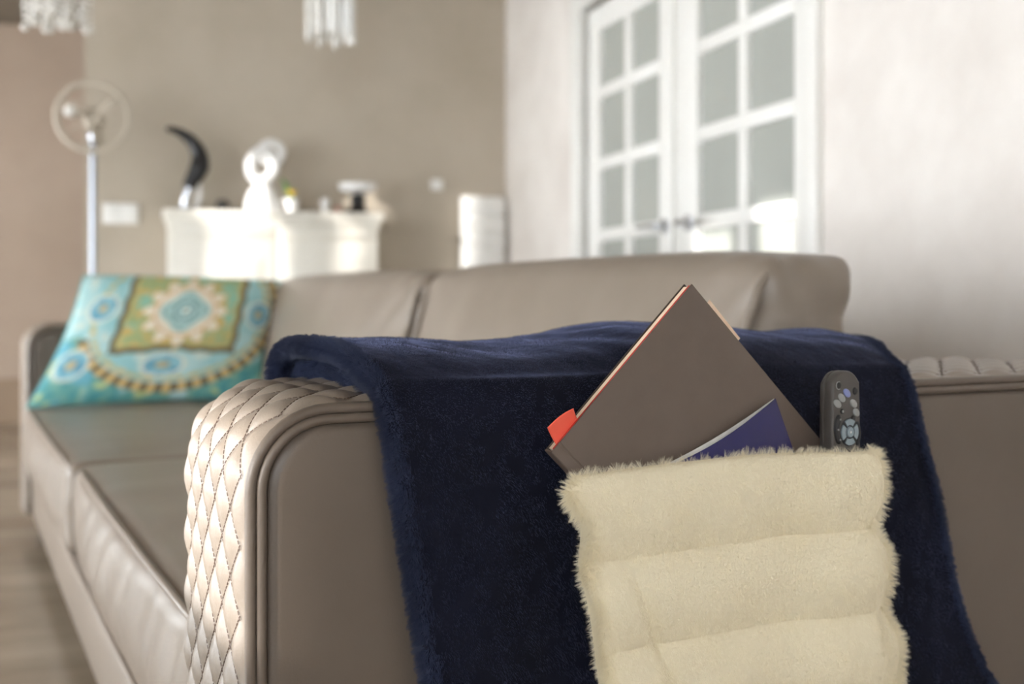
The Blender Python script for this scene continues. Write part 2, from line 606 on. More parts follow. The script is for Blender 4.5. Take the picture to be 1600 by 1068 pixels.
def spart(name, g, m, parent=None, off=SB, **k):
    return g.build(name, m, parent or sofa, off, **k)


# base and back
g = rounded_box(0.243, 1.10, 1.27, 4.12, ZB, 0.25, 0.02, (6, 20, 6), (0.006, 0, 0, 0, 0, 0))
bp = spart('base_panel', g, M['leather'])
spart('piping', G().tube([(0.240 - .006 * math.sin(PI * i / 20), 1.272 + 2.846 * i / 20, 0.248) for i in range(21)], .006, 8), M['leather'], bp, (0, 0, 0), sharp=None)
bp.children[0].location = -Vector(SB)
g = rounded_box(1.12, 1.40, 1.25, 4.14, ZB, 0.70, 0.05, (8, 30, 10), (0, .01, 0, 0, 0, .006))
spart('back_frame', g, M['leather'])
for x, y in ((0.30, 1.06), (1.33, 1.06), (0.30, 4.33), (1.33, 4.33)):
    g = G().lathe([(.018, 0), (.026, .03), (.028, ZB + .01)], (x, y, 0), 14)
    spart('foot', g, M['foot'])


# seat cushions
def seat(y0, y1, seed, fwd=0.0):
    root = empty('seat_cushion', Vector((0.6, (y0 + y1) / 2, 0.25)) - Vector(SB))
    root.parent = sofa
    off = (0.6, (y0 + y1) / 2, 0.25)
    g = rounded_box(0.240 - fwd, 0.99, y0 + .008, y1 - .008, 0.246, 0.444, 0.030, (36, 70, 24), (0.026, 0, 0, 0, 0, 0.016))

    def wr(p):
        d = Vector((0, 0, 0))
        if p.x < 0.27:
            t = min(1, max(0, (0.30 - p.x) / 0.05))
            n = noise.noise(Vector((p.y * 16 + p.z * 7 + seed, p.z * 4.0, seed)))
            n2 = noise.noise(Vector((p.y * 38 + p.z * 22, p.z * 7.0, seed + 5)))
            hz = math.sin(PI * min(1, max(0, (p.z - 0.246) / 0.198)))
            d.x = (n * 0.007 + n2 * 0.0042) * t * hz
        if p.z > 0.43:
            d.z = noise.noise(Vector((p.x * 6, p.y * 6, seed))) * 0.004
        return p + d
    g.xform(wr)
    g.build('cushion_body', M['leather'], root, off, sharp=None)
    tb = []
    for i in range(60):
        t = i / 59
        y = y0 + .014 + (y1 - y0 - .028) * t
        zz = 0.440 + 0.004 * math.sin(PI * t) - 0.014 * (abs(2 * t - 1) ** 14)
        tb.append((0.2455 - fwd - 0.007 * math.sin(PI * t) + 0.012 * (abs(2 * t - 1) ** 14), y, zz))
    G().tube(tb, 0.0058, 8).build('piping', M['leather'], root, off, sharp=None)


seat(SEAT_Y[0], SEAT_Y[1], 1.3)
seat(SEAT_Y[1], SEAT_Y[2], 7.7, 0.014)


# back cushions, leaning
def back_cushion(y0, y1, seed, near):
    off = (1.02, (y0 + y1) / 2, 0.45)
    root = empty('back_cushion', Vector(off) - Vector(SB))
    root.parent = sofa
    lean = 0.27

    def shape(p):
        dz = p.z - 0.44
        q = Vector((p.x + dz * lean, p.y, p.z))
        t = (p.y - y0) / (y1 - y0)
        # creases that run from the near corner, sagging crown
        q.z -= 0.010 * max(0, dz / 0.43) * abs(2 * t - 1) ** 6
        q.x += noise.noise(Vector((p.y * 4 + seed, p.z * 5, p.x * 4))) * 0.009
        e = max(0.0, 1 - (p.y - y0) / 0.30)
        q.x += 0.010 * e * noise.noise(Vector((p.y * 14 + p.z * 16, p.z * 9, seed)))
        if p.y < y0 + 0.06:
            q.y += 0.010 * noise.noise(Vector((p.x * 20 + p.z * 8, p.z * 16, seed + 3)))
        return q
    g = rounded_box(0.935, 1.105, y0 + .012, y1 - .012, 0.45, 0.868, 0.034, (18, 60, 30), (0.028, 0.004, 0.018, 0.012, 0, 0.010))
    g.xform(shape)
    g.build('cushion_body', M['leather'], root, off, sharp=None)
    for ys, sg in ((y0 + .030, 1), (y1 - .030, -1)):
        P = []
        for i in range(26):
            t = i / 25
            z = 0.50 + 0.345 * t
            x = 0.9360 - 0.006 * math.sin(PI * t)
            if t > 0.88:
                k = (t - 0.88) / 0.12
                x += 0.030 * k ** 2
                z += 0.012 * k
            P.append(shape(Vector((x, ys - sg * 0.004, z))))
        G().tube(P, 0.0070, 8).build('seam_piping', M['leather'], root, off, sharp=None)
    return root


back_cushion(SEAT_Y[0] + .02, SEAT_Y[1] - .01, 2.0, True)
back_cushion(SEAT_Y[1] + .01, SEAT_Y[2] - .02, 9.0, False)


# ================================================================= PILLOW
def pillow():
    base = (0.62, 3.86, 0.45)
    root = sofa_empty('throw_pillow', base)
    tag(root, 'teal and green patterned throw pillow leaning on far sofa armrest', 'pillow')
    BL, BR = Vector((0.215, 3.87, 0.458)), Vector((0.96, 3.86, 0.462))
    TL, TR = Vector((0.40, 4.045, 0.872)), Vector((1.078, 4.045, 0.858))
    NU, NV = 210, 130
    cols = []
    V = []

    def mid(u, v):
        b = BL.lerp(BR, u)
        t = TL.lerp(TR, u)
        p = b.lerp(t, v)
        # pinched sides between the corner ears
        e = 4 * v * (1 - v)
        p.x += 0.022 * e * (1 - 2 * u) ** 3
        e2 = 4 * u * (1 - u)
        p.z += 0.018 * e2 * (0.5 - v) * (1 if v < .5 else -0.3)
        return p
    nrm = (BR - BL).cross(TL - BL).normalized()
    if nrm.y > 0:
        nrm = -nrm

    def mixc(a, b, t):
        t = min(1, max(0, t))
        return tuple(x + (y - x) * t for x, y in zip(a, b))

    def sm(a, b, x):
        t = min(1, max(0, (x - a) / (b - a)))
        return t * t * (3 - 2 * t)
    AQ, TEAL, BLUE, GREEN, GOLD, CREAM, BROWN, MINT = ((172, 214, 214), (70, 150, 156), (72, 146, 180), (154, 172, 112), (206, 174, 92), (240, 230, 208), (92, 84, 58), (132, 194, 168))

    def colour(u, v):
        n1 = noise.noise(Vector((u * 9, v * 6, 1.0)))
        n2 = noise.noise(Vector((u * 22, v * 15, 4.0)))
        n3 = noise.noise(Vector((u * 40, v * 28, 8.0)))
        c = mixc(AQ, (138, 198, 202), 0.5 + n1 * 1.4)
        c = mixc(c, CREAM, sm(.30, .5, n2) * .6)
        dx, dy = (u - 0.53), (v - 0.665) * 0.62
        # scalloped outer ring: above it aqua, below it dark teal
        rr = math.hypot(dx / 0.455, dy / 0.37)
        ang = math.atan2(dy / 0.37, dx / 0.455)
        if rr > 1.0 and v < .50 + .06 * n2:
            c = mixc((52, 138, 144), (104, 166, 150), 0.5 + n2 * 1.6)
            c = mixc(c, AQ, sm(.15, .3, n1))
            c = mixc(c, (210, 214, 120), sm(.28, .45, n2) * .7)
            if u < .22 and v < .45:
                c = mixc(c, (90, 170, 190), sm(.0, .25, n1 + .2))
        if abs(rr - 1.0) < 0.055 and (v < .46 or u > .5):
            k = math.sin(ang * 44)
            c = mixc(BROWN, (214, 180, 110), sm(-.2, .3, k))
        elif 0.87 < rr < 0.925:
            c = mixc(c, GOLD, .5 + n3)
        # blue medallions left, right and below the centre
        for mu, mv, a, b in ((0.145, 0.70, .062, .10), (0.90, 0.66, .062, .10), (0.50, 0.235, .085, .075), (0.10, .27, .070, .10)):
            q = math.hypot((u - mu) / a, (v - mv) / b)
            if q < 1:
                c = mixc((66, 136, 172), (132, 196, 208), q + n3 * 1.2 + n2 * .8)
                if q < .35:
                    c = mixc(c, (214, 178, 110), .8)
            elif q < 1.35:
                c = mixc(CREAM, c, (q - 1) / .35)
        # green field in a brown frame
        x0, x1, yb = 0.245 + 0.004 * math.sin(v * 40), 0.805 + 0.004 * math.sin(v * 40 + 2), 0.335 + 0.022 * math.exp(-((u - .52) / .09) ** 2) + 0.005 * math.sin(u * 60)
        din = min(u - x0, x1 - u, (v - yb) * 0.62)
        if din > -0.006:
            gcol = mixc(GREEN, MINT, sm(.02, .28, n1 + n3 * .3))
            gcol = mixc(gcol, GOLD, sm(.12, .32, n2))
            gcol = mixc(gcol, (176, 186, 140), sm(.2, .4, n3) * .6)
            c = mixc(BROWN, gcol, sm(0.014, 0.026, din))
            c = mixc(c, GOLD, sm(0.02, 0.028, din) * (1 - sm(0.034, 0.044, din)) * .7)
        # central flower
        ex, ey = dx / 0.166, dy / 0.150
        q = math.hypot(ex, ey)
        a = math.atan2(ey, ex)
        lobe = 1 + 0.13 * math.cos(a * 12)
        if q < 1.22 * lobe:
            c = mixc(GOLD, c, sm(1.05 * lobe, 1.22 * lobe, q))
        if q < 1.05 * lobe:
            c = CREAM
            if q > .86 and math.cos(a * 12) < -.80:
                c = GOLD
        if .80 < q < .86:
            c = mixc(CREAM, (206, 150, 84), .7)
        if q < .64 + .08 * math.cos(a * 4):
            c = mixc((182, 218, 212), (160, 208, 206), .5 + n3)
            dia = abs(ex) + abs(ey)
            if .58 < dia < .68:
                c = mixc(c, (96, 132, 126), .55)
            if .26 < q < .34 or .10 < q < .14:
                c = (100, 140, 146)
            if q < .08:
                c = CREAM
        # dark right edge of the print
        if u > .965:
            c = mixc(c, (62, 52, 38), sm(.965, .98, u))
        return c
    for side in (1, 0):
        for i in range(NU + 1):
            for j in range(NV + 1):
                u, v = i / NU, j / NV
                w = (4 * u * (1 - u)) ** 0.55 * (4 * v * (1 - v)) ** 0.5
                th = (0.075 if side else -0.028) * w
                cr = 0.006 * noise.noise(Vector((u * 7, v * 5, 3))) * w
                V.append(mid(u, v) + nrm * (th + cr))
                if side:
                    cols.append(colour(u, v))
                else:
                    cols.append((96, 160, 160))
    n = (NU + 1) * (NV + 1)
    F = []
    for sd in (0, 1):
        for i in range(NU):
            for j in range(NV):
                a = sd * n + i * (NV + 1) + j
                q = (a, a + NV + 1, a + NV + 2, a + 1)
                F.append(q if sd == 0 else q[::-1])
    me = bpy.data.meshes.new('cover')
    b = Vector(base)
    me.from_pydata([tuple(p - b) for p in V], [], F)
    at = me.color_attributes.new('print', 'FLOAT_COLOR', 'POINT')
    flat = []
    for c in cols:
        flat += list(lin(*[q + (246 - q) * .14 for q in c]))
    at.data.foreach_set('color', flat)
    m = mat('printed_cotton', (120, 180, 180), 0.75)
    nt = m.node_tree
    an = nt.nodes.new('ShaderNodeAttribute')
    an.attribute_name = 'print'
    wv = nt.nodes.new('ShaderNodeTexNoise')
    wv.inputs['Scale'].default_value = 60
    mx = nt.nodes.new('ShaderNodeMix')
    mx.data_type = 'RGBA'
    mx.blend_type = 'OVERLAY'
    mx.inputs['Factor'].default_value = 0.10
    nt.links.new(an.outputs['Color'], mx.inputs[6])
    nt.links.new(wv.outputs['Fac'], mx.inputs[7])
    nt.links.new(mx.outputs[2], nt.nodes['Principled BSDF'].inputs['Base Color'])
    me.materials.append(m)
    me.shade_smooth()
    bm = bmesh.new()
    bm.from_mesh(me)
    bmesh.ops.remove_doubles(bm, verts=bm.verts, dist=1e-5)
    bmesh.ops.recalc_face_normals(bm, faces=bm.faces)
    bm.to_mesh(me)
    bm.free()
    o = bpy.data.objects.new('cover', me)
    COL.objects.link(o)
    o.parent = root
    # piped edge all round
    P = [mid(t, 0) for t in [i / 20 for i in range(20)]] + [mid(1, t) for t in [i / 14 for i in range(14)]] + \
        [mid(1 - t, 1) for t in [i / 20 for i in range(20)]] + [mid(0, 1 - t) for t in [i / 14 for i in range(14)]]
    G().tube(P, 0.0035, 6, closed=True).build('edge_seam', mat('teal_edge', (110, 176, 176), .8, mottle=(96, 160, 150), mscale=20), root, base, sharp=None)


pillow()

# ================================================================= BLANKET
ZTOP = [(0.30, .750), (0.40, .747), (0.52, .738), (0.62, .748), (0.70, .759), (0.78, .757), (0.90, .749), (1.01, .746), (1.05, .733), (1.09, .719), (1.13, .711)]


def hair(o, count, children, length, root_r, m_index, align=(0, 0, 0), rand=0.0, clump=0.0, rough=0.0, seed=1, tip=0.2):
    md = o.modifiers.new('fur', 'PARTICLE_SYSTEM')
    ps = o.particle_systems[-1]
    ps.seed = seed
    s = ps.settings
    s.type = 'HAIR'
    s.count = count
    s.hair_step = 3
    s.display_step = 3
    s.render_step = 3
    s.use_advanced_hair = True
    s.emit_from = 'FACE'
    s.use_modifier_stack = False
    # hair length is four times the emission velocity
    s.normal_factor = length / 4
    s.object_align_factor = tuple(c * length / 4 for c in align)
    s.factor_random = rand * length / 4
    s.child_type = 'INTERPOLATED'
    s.child_percent = 1
    s.rendered_child_count = children
    s.child_length = 1.0
    s.clump_factor = clump
    s.roughness_2 = rough
    s.roughness_2_size = 0.6
    s.roughness_endpoint = rough * 0.6
    s.root_radius = 1.0
    s.tip_radius = tip
    s.radius_scale = root_r
    s.material = m_index
    return s


def thick_sheet(mid, nu, nv, Hfn, flip):
    """closed soft sheet around a mid surface: both faces meet in a round rim"""
    P = [[Vector(mid(i / nu, j / nv)) for j in range(nv + 1)] for i in range(nu + 1)]
    N = [[None] * (nv + 1) for _ in range(nu + 1)]
    for i in range(nu + 1):
        for j in range(nv + 1):
            a = P[min(i + 1, nu)][j] - P[max(i - 1, 0)][j]
            b = P[i][min(j + 1, nv)] - P[i][max(j - 1, 0)]
            q = a.cross(b)
            N[i][j] = q.normalized() * flip if q.length > 1e-12 else Vector((0, 0, 1))
    V = []
    F = []
    n = (nu + 1) * (nv + 1)
    for sd in (1, -1):
        for i in range(nu + 1):
            for j in range(nv + 1):
                V.append(P[i][j] + N[i][j] * (Hfn(i / nu, j / nv, sd) * sd))
    for sd in (0, 1):
        for i in range(nu):
            for j in range(nv):
                a = sd * n + i * (nv + 1) + j
                q = (a, a + nv + 1, a + nv + 2, a + 1)
                F.append(q if sd == 0 else q[::-1])
    # rim
    ring = [(i, 0) for i in range(nu)] + [(nu, j) for j in range(nv)] + [(i, nv) for i in range(nu, 0, -1)] + [(0, j) for j in range(nv, 0, -1)]
    idx = [i * (nv + 1) + j for i, j in ring]
    for a, b in zip(idx, idx[1:] + idx[:1]):
        F.append((b, a, a + n, b + n))
    return G().add(V, F)


def ease(t):
    """packs samples towards both ends so the round rim is smooth"""
    return t


def blanket():
    base = (0.70, 0.985, 0.10)
    root = sofa_empty('blanket', base)
    tag(root, 'navy blue plush blanket draped over the near sofa armrest', 'blanket')
    # v -> left and right border of the sheet
    XLb = [(0, .330), (.30, .328), (.46, .340), (.52, .348), (.66, .372), (.80, .400), (1, .440)]
    XRb = [(0, 1.13), (.26, 1.115), (.38, 1.055), (.46, 1.012), (.51, 1.000), (.54, 1.000), (.66, 1.03), (.78, 1.06), (.88, 1.12), (1, 1.20)]

    def warp(k):
        # denser columns near the borders
        return 0.5 - 0.5 * math.cos(PI * k) if False else k

    def mid(u, v):
        x = interp(XLb, v) + (interp(XRb, v) - interp(XLb, v)) * u
        zt = interp(ZTOP, x)
        lift = max(0, 1 - u / 0.06)
        zf = max(zt, .737)
        C = [(1.318, .47), (1.322, .56), (1.318, .65), (1.295, zt - .026), (1.22, zt), (1.13, zt + .001), (1.045, zf - .014), (.994, zf - .050 - .008 * (1 - lift)),
             (.984, .61), (.982, .52), (.980, .43), (.975, .34), (.968, .24), (.960, .14)]
        y, z = catmull(C, v)
        # soft folds
        hang = max(0.0, min(1.0, (v - 0.55) / 0.3))
        top = max(0.0, 1 - abs(v - 0.36) / 0.2)
        f = math.sin(x * 24 + z * 6 + 1.2 * noise.noise(Vector((x * 3, z * 2, 0)))) * 0.5 + noise.noise(Vector((x * 8, z * 4, 2))) * 0.8
        y -= (0.004 + 0.005 * min(1, max(0, (abs(x - .70) - .20) / .10))) * hang * (f + 0.9) * min(1, u * 8)
        z += top * 0.0060 * noise.noise(Vector((x * 11, y * 9, 5)))
        z += top * 0.004 * noise.noise(Vector((x * 26 + y * 18, y * 12, 9)))
        # flare of the right-hand edge near the bottom
        y -= 0.020 * max(0, (v - .74) / .26) * max(0, (u - .8) / .2)
        # the cloth rests on the arm, never below its top
        k = min(1.0, max(0.0, (y - 0.986) / 0.022)) * min(1.0, max(0.0, (1.31 - y) / 0.02))
        if z > 0.66 and k > 0:
            lo = 0.682 + 0.0320 * k * k * (3 - 2 * k)
            z += (0.5 * (z + lo + math.sqrt((z - lo) ** 2 + 0.012 ** 2)) - z) * min(1.0, k * 3)
        return (x, y, z)
    W_, L_ = 0.72, 1.05

    def Hf(u, v, sd):
        h0 = 0.0065
        d = min(u * W_, (1 - u) * W_, v * L_, (1 - v) * L_)
        t = min(1, d / 0.012)
        return h0 * math.sqrt(max(0.0, 1 - (1 - t) ** 2)) + 0.0002
    g = thick_sheet(mid, 170, 220, Hf, 1)

    # the doubled-over ply under the raised rim
    def mid2(u, v):
        x = 0.352 + 0.30 * u + 0.010 * noise.noise(Vector((v * 9, 1, 1)))
        C = [(1.300, .690), (1.285, .712), (1.20, .7225), (1.10, .7225), (1.05, .718), (1.022, .713)]
        y, z = catmull(C, v)
        z += 0.002 * noise.noise(Vector((x * 30, y * 30, 2)))
        return (x, y, z)

    def Hf2(u, v, sd):
        d = min(u * .3, (1 - u) * .3, v * .4, (1 - v) * .4)
        t = min(1, d / 0.010)
        return 0.010 * math.sqrt(max(0.0, 1 - (1 - t) ** 2)) + 0.0002
    top = g.build('top_layer', M['navy'], root, base, sharp=None)
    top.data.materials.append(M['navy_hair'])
    low = thick_sheet(mid2, 50, 60, Hf2, 1).build('under_layer', M['navy'], root, base, sharp=None)
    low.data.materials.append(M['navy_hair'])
    vg = top.vertex_groups.new(name='rim')
    n1 = 171 * 221
    for k in range(2 * n1):
        q = k % n1
        d = min((q // 221) / 170, 1 - (q // 221) / 170) * W_
        if d < .022:
            vg.add([k], 1 - d / .022, 'REPLACE')
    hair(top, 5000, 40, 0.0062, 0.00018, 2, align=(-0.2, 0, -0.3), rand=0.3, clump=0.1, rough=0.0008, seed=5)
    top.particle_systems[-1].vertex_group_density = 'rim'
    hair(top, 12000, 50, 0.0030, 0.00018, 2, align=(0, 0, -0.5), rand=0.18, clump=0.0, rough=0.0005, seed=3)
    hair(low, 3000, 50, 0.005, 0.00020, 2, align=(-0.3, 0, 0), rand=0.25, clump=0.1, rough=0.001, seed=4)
    return root


blanket()


# ================================================================= FUR POCKET
def pocket():
    base = (0.72, 0.95, 0.25)
    root = sofa_empty('fur_pouch', base)
    tag(root, 'cream fake fur pouch with padded ribs hanging on the navy blanket', 'pouch')
    LX = [(.24, .585), (.33, .570), (.44, .554), (.50, .545), (.545, .5335), (.58, .537), (.605, .519), (.618, .513), (.634, .522)]
    RX = [(.24, .955), (.33, .940), (.40, .927), (.43, .9235), (.470, .8965), (.487, .8985), (.525, .902), (.557, .868), (.568, .8645), (.60, .885), (.625, .883), (.640, .874)]

    def mid(u, v):
        zt = 0.634 + 0.006 * u + 0.004 * math.sin(u * 3.0)
        z = 0.24 + (zt - 0.24) * v
        x = interp(LX, z) + (interp(RX, z) - interp(LX, z)) * u
        dz = 0.010 * u          # ribs climb slightly to the right
        y = interp([(.5, .937), (.76, .934), (.82, .914), (.855, .910), (.885, .928), (.93, .94)], x)
        ph = (z - dz - 0.551) / 0.0862
        k = ph - math.floor(ph)
        puff = math.sin(PI * k) ** 0.95
        ee = min(1, min(u, 1 - u) / 0.05)
        y -= 0.0125 * puff * (0.35 + 0.65 * ee) - 0.004
        # crease lower left and a few soft dents
        cr = (x - 0.580) - (0.545 - z) * 0.42
        if z < .555:
            y += 0.0065 * math.exp(-(cr / 0.010) ** 2) * min(1, (.555 - z) / .03)
        y += 0.0022 * noise.noise(Vector((x * 16, z * 9, 3)))
        y += 0.0022 * math.exp(-((x - .735) / .009) ** 2) * (0.5 + noise.noise(Vector((z * 20, 1, 0))))
        return (x, y, z)

    def Hf(u, v, sd):
        d = min(u * .35, (1 - u) * .35, v * .39, (1 - v) * .39)
        t = min(1, d / 0.012)
        return 0.0055 * math.sqrt(max(0.0, 1 - (1 - t) ** 2)) + 0.0002
    front = thick_sheet(mid, 110, 130, Hf, 1).build('front_panel', M['fur'], root, base, sharp=None)
    front.data.materials.append(M['fur_hair'])
    vg = front.vertex_groups.new(name='rim')
    n1 = 111 * 131
    for k in range(2 * n1):
        q = k % n1
        u, v = (q // 131) / 110, (q % 131) / 130
        d = min(u * .35, (1 - u) * .35, (1 - v) * .39 + .0085)
        w = max(0.0, 1 - d / .014)
        if w > 0:
            vg.add([k], w, 'REPLACE')
    fr_ = hair(front, 7000, 16, 0.0085, 0.00010, 2, align=(0.10, 0, -0.25), rand=0.6, clump=0.0, rough=0.0012, seed=9)
    front.particle_systems[-1].vertex_group_density = 'rim'
    hair(front, 9000, 30, 0.0019, 0.00018, 2, align=(0.10, 0, -1.2), rand=0.10, clump=0.0, rough=0.0, seed=8)

    def mid2(u, v):
        z = 0.24 + 0.36 * v
        x = interp(LX, z) + 0.012 + (interp(RX, z) - interp(LX, z) - 0.024) * u
        return (x, 0.9695, z)
    thick_sheet(mid2, 20, 20, lambda u, v, s: 0.0012, 1).build('back_panel', M['fur'], root, base, sharp=None)
    return root


pocket()


# ================================================================= BOOK, MAGAZINE, REMOTE
def book():
    y0 = 0.9535
    a = Vector((-1, 0, -1)).normalized()     # along the top edge towards the spine
    b = Vector((1, 0, -1)).normalized()      # down the spine
    T = Vector((0.666, y0, 0.814))
    base = T + a * .112 + b * .285
    root = sofa_empty('brown_book', base)
    tag(root, 'brown hardcover book standing on its corner in the fur pouch', 'book')
    Wd, Hh, th = 0.224, 0.285, 0.0150

    def fr(p):        # local: x across from fore edge to spine, y depth (0 front), z down
        return T + a * p.x + b * p.z + Vector((0, p.y, 0))

    def piece(name, m, boxes, **k):
        g = G()
        for q in boxes:
            g.box(*q)
        g.xform(fr)
        return g.build(name, m, root, base, **k)
    piece('front_cover', M['cover'], [(0, Wd - .0125, 0, .0018, 0, Hh, .0006), (Wd - .0125, Wd - .0105, .0006, .0018, 0, Hh), (Wd - .0105, Wd, 0, .0018, 0, Hh, .0006)])
    piece('back_cover', M['cover_dark'], [(0, Wd, th - .0022, th, 0, Hh, .0007)])
    piece('spine', M['cover'], [(Wd - .002, Wd + .0006, .0006, th - .0006, 0, Hh, .0008)])
    piece('page_block', M['pages'], [(.003, Wd - .004, .0044, th - .0024, .0012, Hh - .003)], smooth=False)
    piece('endpaper', M['red'], [(.002, Wd - .004, .0019, .0044, .0002, Hh - .003)], smooth=False)
    g = G().box(-.0075, .10, .0072, .0076, .030, .085)
    g.xform(lambda p: fr(Vector((p.x + (p.z - .03) * .02, p.y, p.z))))
    g.build('loose_page', M['pages'], root, base, smooth=False)
    return root


book()


def tab():
    # page marker stuck between the pages at the top edge of the book
    base = (0.528, 0.960, 0.668)
    y = 0.9605
    A, B, C_, D = Vector((.516, y, .661)), Vector((.5415, y, .680)), Vector((.5314, y, .6955)), Vector((.5035, y, .6785))
    In1, In2 = A + (A - D) * .5, B + (B - C_) * .5

    def f(u, v):
        lo, hi = In1.lerp(In2, u), D.lerp(C_, u)
        mid = A.lerp(B, u)
        if v < .33:
            p = lo.lerp(mid, v / .33)
        else:
            k = (v - .33) / .67
            p = mid.lerp(hi, k)
            p.z += 0.0022 * math.sin(PI * u) * k
            p.y -= 0.006 * k * k
        return p
    g = thick_sheet(f, 12, 14, lambda u, v, s: 0.00018, 1)
    o = g.build('sticky_note', M['tab'], None, (0, 0, 0), sharp=None)
    o.data.transform(Matrix.Translation(-Vector(base)))
    o.location = room(base)
    o.rotation_euler = (0, 0, TH)
    tag(o, 'coral red sticky note marking a page of the brown book', 'sticky note')


tab()


def magazine():
    base = (0.70, 0.946, 0.53)
    root = sofa_empty('magazine', base)
    tag(root, 'glossy navy magazine tucked in front of the brown book', 'magazine')
    al = math.radians(23)
    T = Vector((0.7637, 0.9455, 0.6966))
    a = Vector((-math.cos(al), 0, -math.sin(al)))
    b = Vector((math.sin(al), 0, -math.cos(al)))
    Wd, Hh = 0.19, 0.145

    def sheet(d, th, sag, inset):
        def f(u, v):
            p = T + a * (inset + u * (Wd - inset)) + b * (inset + sag * math.sin(PI * min(1, u * 1.05)) * (1 - v) + v * (Hh - inset))
            p.y += d - 0.007 * math.sin(PI * u) * (1 - v) ** 1.5 * (1 if d < .001 else .4)
            return p
        return thick_sheet(f, 24, 20, lambda u, v, s: th, -1)
    sheet(0.0, .0003, 0.006, 0.0).build('front_cover', M['magazine'], root, base, sharp=50)
    g = G()
    for k in range(3):
        q = sheet(0.0008 + .0008 * k, .0002, 0.0055 - .0010 * k, .0004)
        g.add(q.v, q.f)
    g.build('pages', M['paper'], root, base, sharp=50)


magazine()


def remote():
    # length along z (tilted a little), width x, depth y
    X0, X1, Y0, Y1, Z1, L = 0.8216, 0.8604, 0.926, 0.9505, 0.724, 0.19
    base = ((X0 + X1) / 2, (Y0 + Y1) / 2, Z1 - L)
    root = sofa_empty('remote_control', base)
    tag(root, 'dark grey remote control standing in the right end of the fur pouch', 'remote control')
    cx, hw = (X0 + X1) / 2, (X1 - X0) / 2
    zc = Z1 - L / 2

    def outline(k, s=1.0):
        # front outline: arched top, gently tapering sides
        pts = []
        for i in range(13):
            t = -1 + 2 * i / 12
            pts.append((t * 0.93 * s, Z1 - 0.012 * abs(t) ** 2.4 - (1 - s) * .02))
        for i in range(1, 12):
            t = i / 12
            pts.append(((0.93 + 0.07 * math.sin(PI * min(1, t * 1.2))) * s, Z1 - 0.012 - (L - .02) * t))
        for i in range(9):
            t = 1 - 2 * i / 8
            pts.append((t * 0.9 * s, Z1 - L + 0.006 * abs(t) ** 2 + (1 - s) * .02))
        for i in range(11, 0, -1):
            t = i / 12
            pts.append((-(0.93 + 0.07 * math.sin(PI * min(1, t * 1.2))) * s, Z1 - 0.012 - (L - .02) * t))
        return [(cx + p[0] * hw, p[1]) for p in pts]
    g = G()
    rings = [(0.0, .92), (0.0008, .965), (.0022, .99), (.0035, 1.0), (.012, .99), (.0125, .975), (.0135, .975), (.014, .985), (.020, .94), (.0235, .80), (Y1 - Y0, .5)]
    V = []
    n = len(outline(0))
    for d, s in rings:
        V += [(x, Y0 + d, z) for x, z in outline(0, s)]
    F = [(i * n + j, i * n + (j + 1) % n, (i + 1) * n + (j + 1) % n, (i + 1) * n + j) for i in range(len(rings) - 1) for j in range(n)]
    F.append(tuple(range(n)))
    F.append(tuple((len(rings) - 1) * n + j for j in range(n))[::-1])
    g.add(V, F).build('body', M['remote'], root, base, sharp=35)

    # keys on the front; pixel-free layout in mm from the top centre: (x, down, rx, rz, angle)
    def key(x, dn, rx, rz, ang, m, name='button', h=.0016, n=16, dish=0.0):
        g = G()
        prof = [(1.0, 0.0), (1.0, h * .6), (.86, h), (.0, h * (1 - dish))]
        V = []
        ca, sa = math.cos(math.radians(ang)), math.sin(math.radians(ang))
        for r, d in prof[:-1]:
            for k in range(n):
                t = 2 * PI * k / n
                px, pz = rx * r * math.cos(t), rz * r * math.sin(t)
                V.append((cx + x + px * ca - pz * sa, Y0 + .0004 - d, Z1 - dn + px * sa + pz * ca))
        V.append((cx + x, Y0 + .0004 - h * (1 - dish), Z1 - dn))
        F = []
        for i in range(2):
            for k in range(n):
                F.append((i * n + k, i * n + (k + 1) % n, (i + 1) * n + (k + 1) % n, (i + 1) * n + k))
        for k in range(n):
            F.append((2 * n + k, 2 * n + (k + 1) % n, 3 * n))
        F.append(tuple(range(n)))
        return g.add(V, F).build(name, m, root, base, sharp=50)
    mm = .001
    key(-.0110, .0150, .0027, .0036, 0, M['rubber'])                       # power, upper left
    pr = G().tube([(cx - .0110 + .0031 * math.cos(t), Y0 - .0004, Z1 - .0150 + .0040 * math.sin(t)) for t in [PI * .35 + PI * 1.3 * i / 12 for i in range(13)]], .0005, 6)
    pr.build('power_ring', M['key'], root, base)
    key(.0112, .0215, .0030, .0040, 0, M['rubber'])                        # upper right
    key(.0002, .0232, .0056, .0037, -42, M['key_blue'])
    key(-.0068, .0280, .0056, .0037, -42, M['key'])
    key(-.0125, .0338, .0056, .0037, -38, M['key'])
    key(.0092, .0345, .0054, .0037, -42, M['key'])
    key(.0128, .0440, .0050, .0037, -42, M['key'])
    key(-.0062, .0420, .0025, .0027, 0, M['rubber'])
    key(-.0058, .0420, .0014, .0016, 0, M['key'], 'symbol', .0019)
    key(.0085, .0500, .0026, .0034, 0, M['rubber'])
    # volume rocker on the left
    g = G()
    rk = []
    for i in range(15):
        t = -1 + 2 * i / 14
        rk.append((cx - .0142 + .0042 * t * t, Y0 - .0003, Z1 - .0605 + .0145 * t))
    g.tube(rk, [.0018] + [.0032] * 13 + [.0018], 8)
    g.build('rocker', M['rubber'], root, base)
    for dz, dx in ((-.0105, .0024), (.0, -.0002), (.0105, .0024)):
        key(-.0140 + dx, .0605 + dz, .0010, .0011, 0, M['key'], 'symbol', .0046)
    g = G()
    rk = []
    for i in range(15):
        t = -1 + 2 * i / 14
        rk.append((cx + .0168 - .0030 * t * t, Y0 + .0003, Z1 - .0660 + .0125 * t))
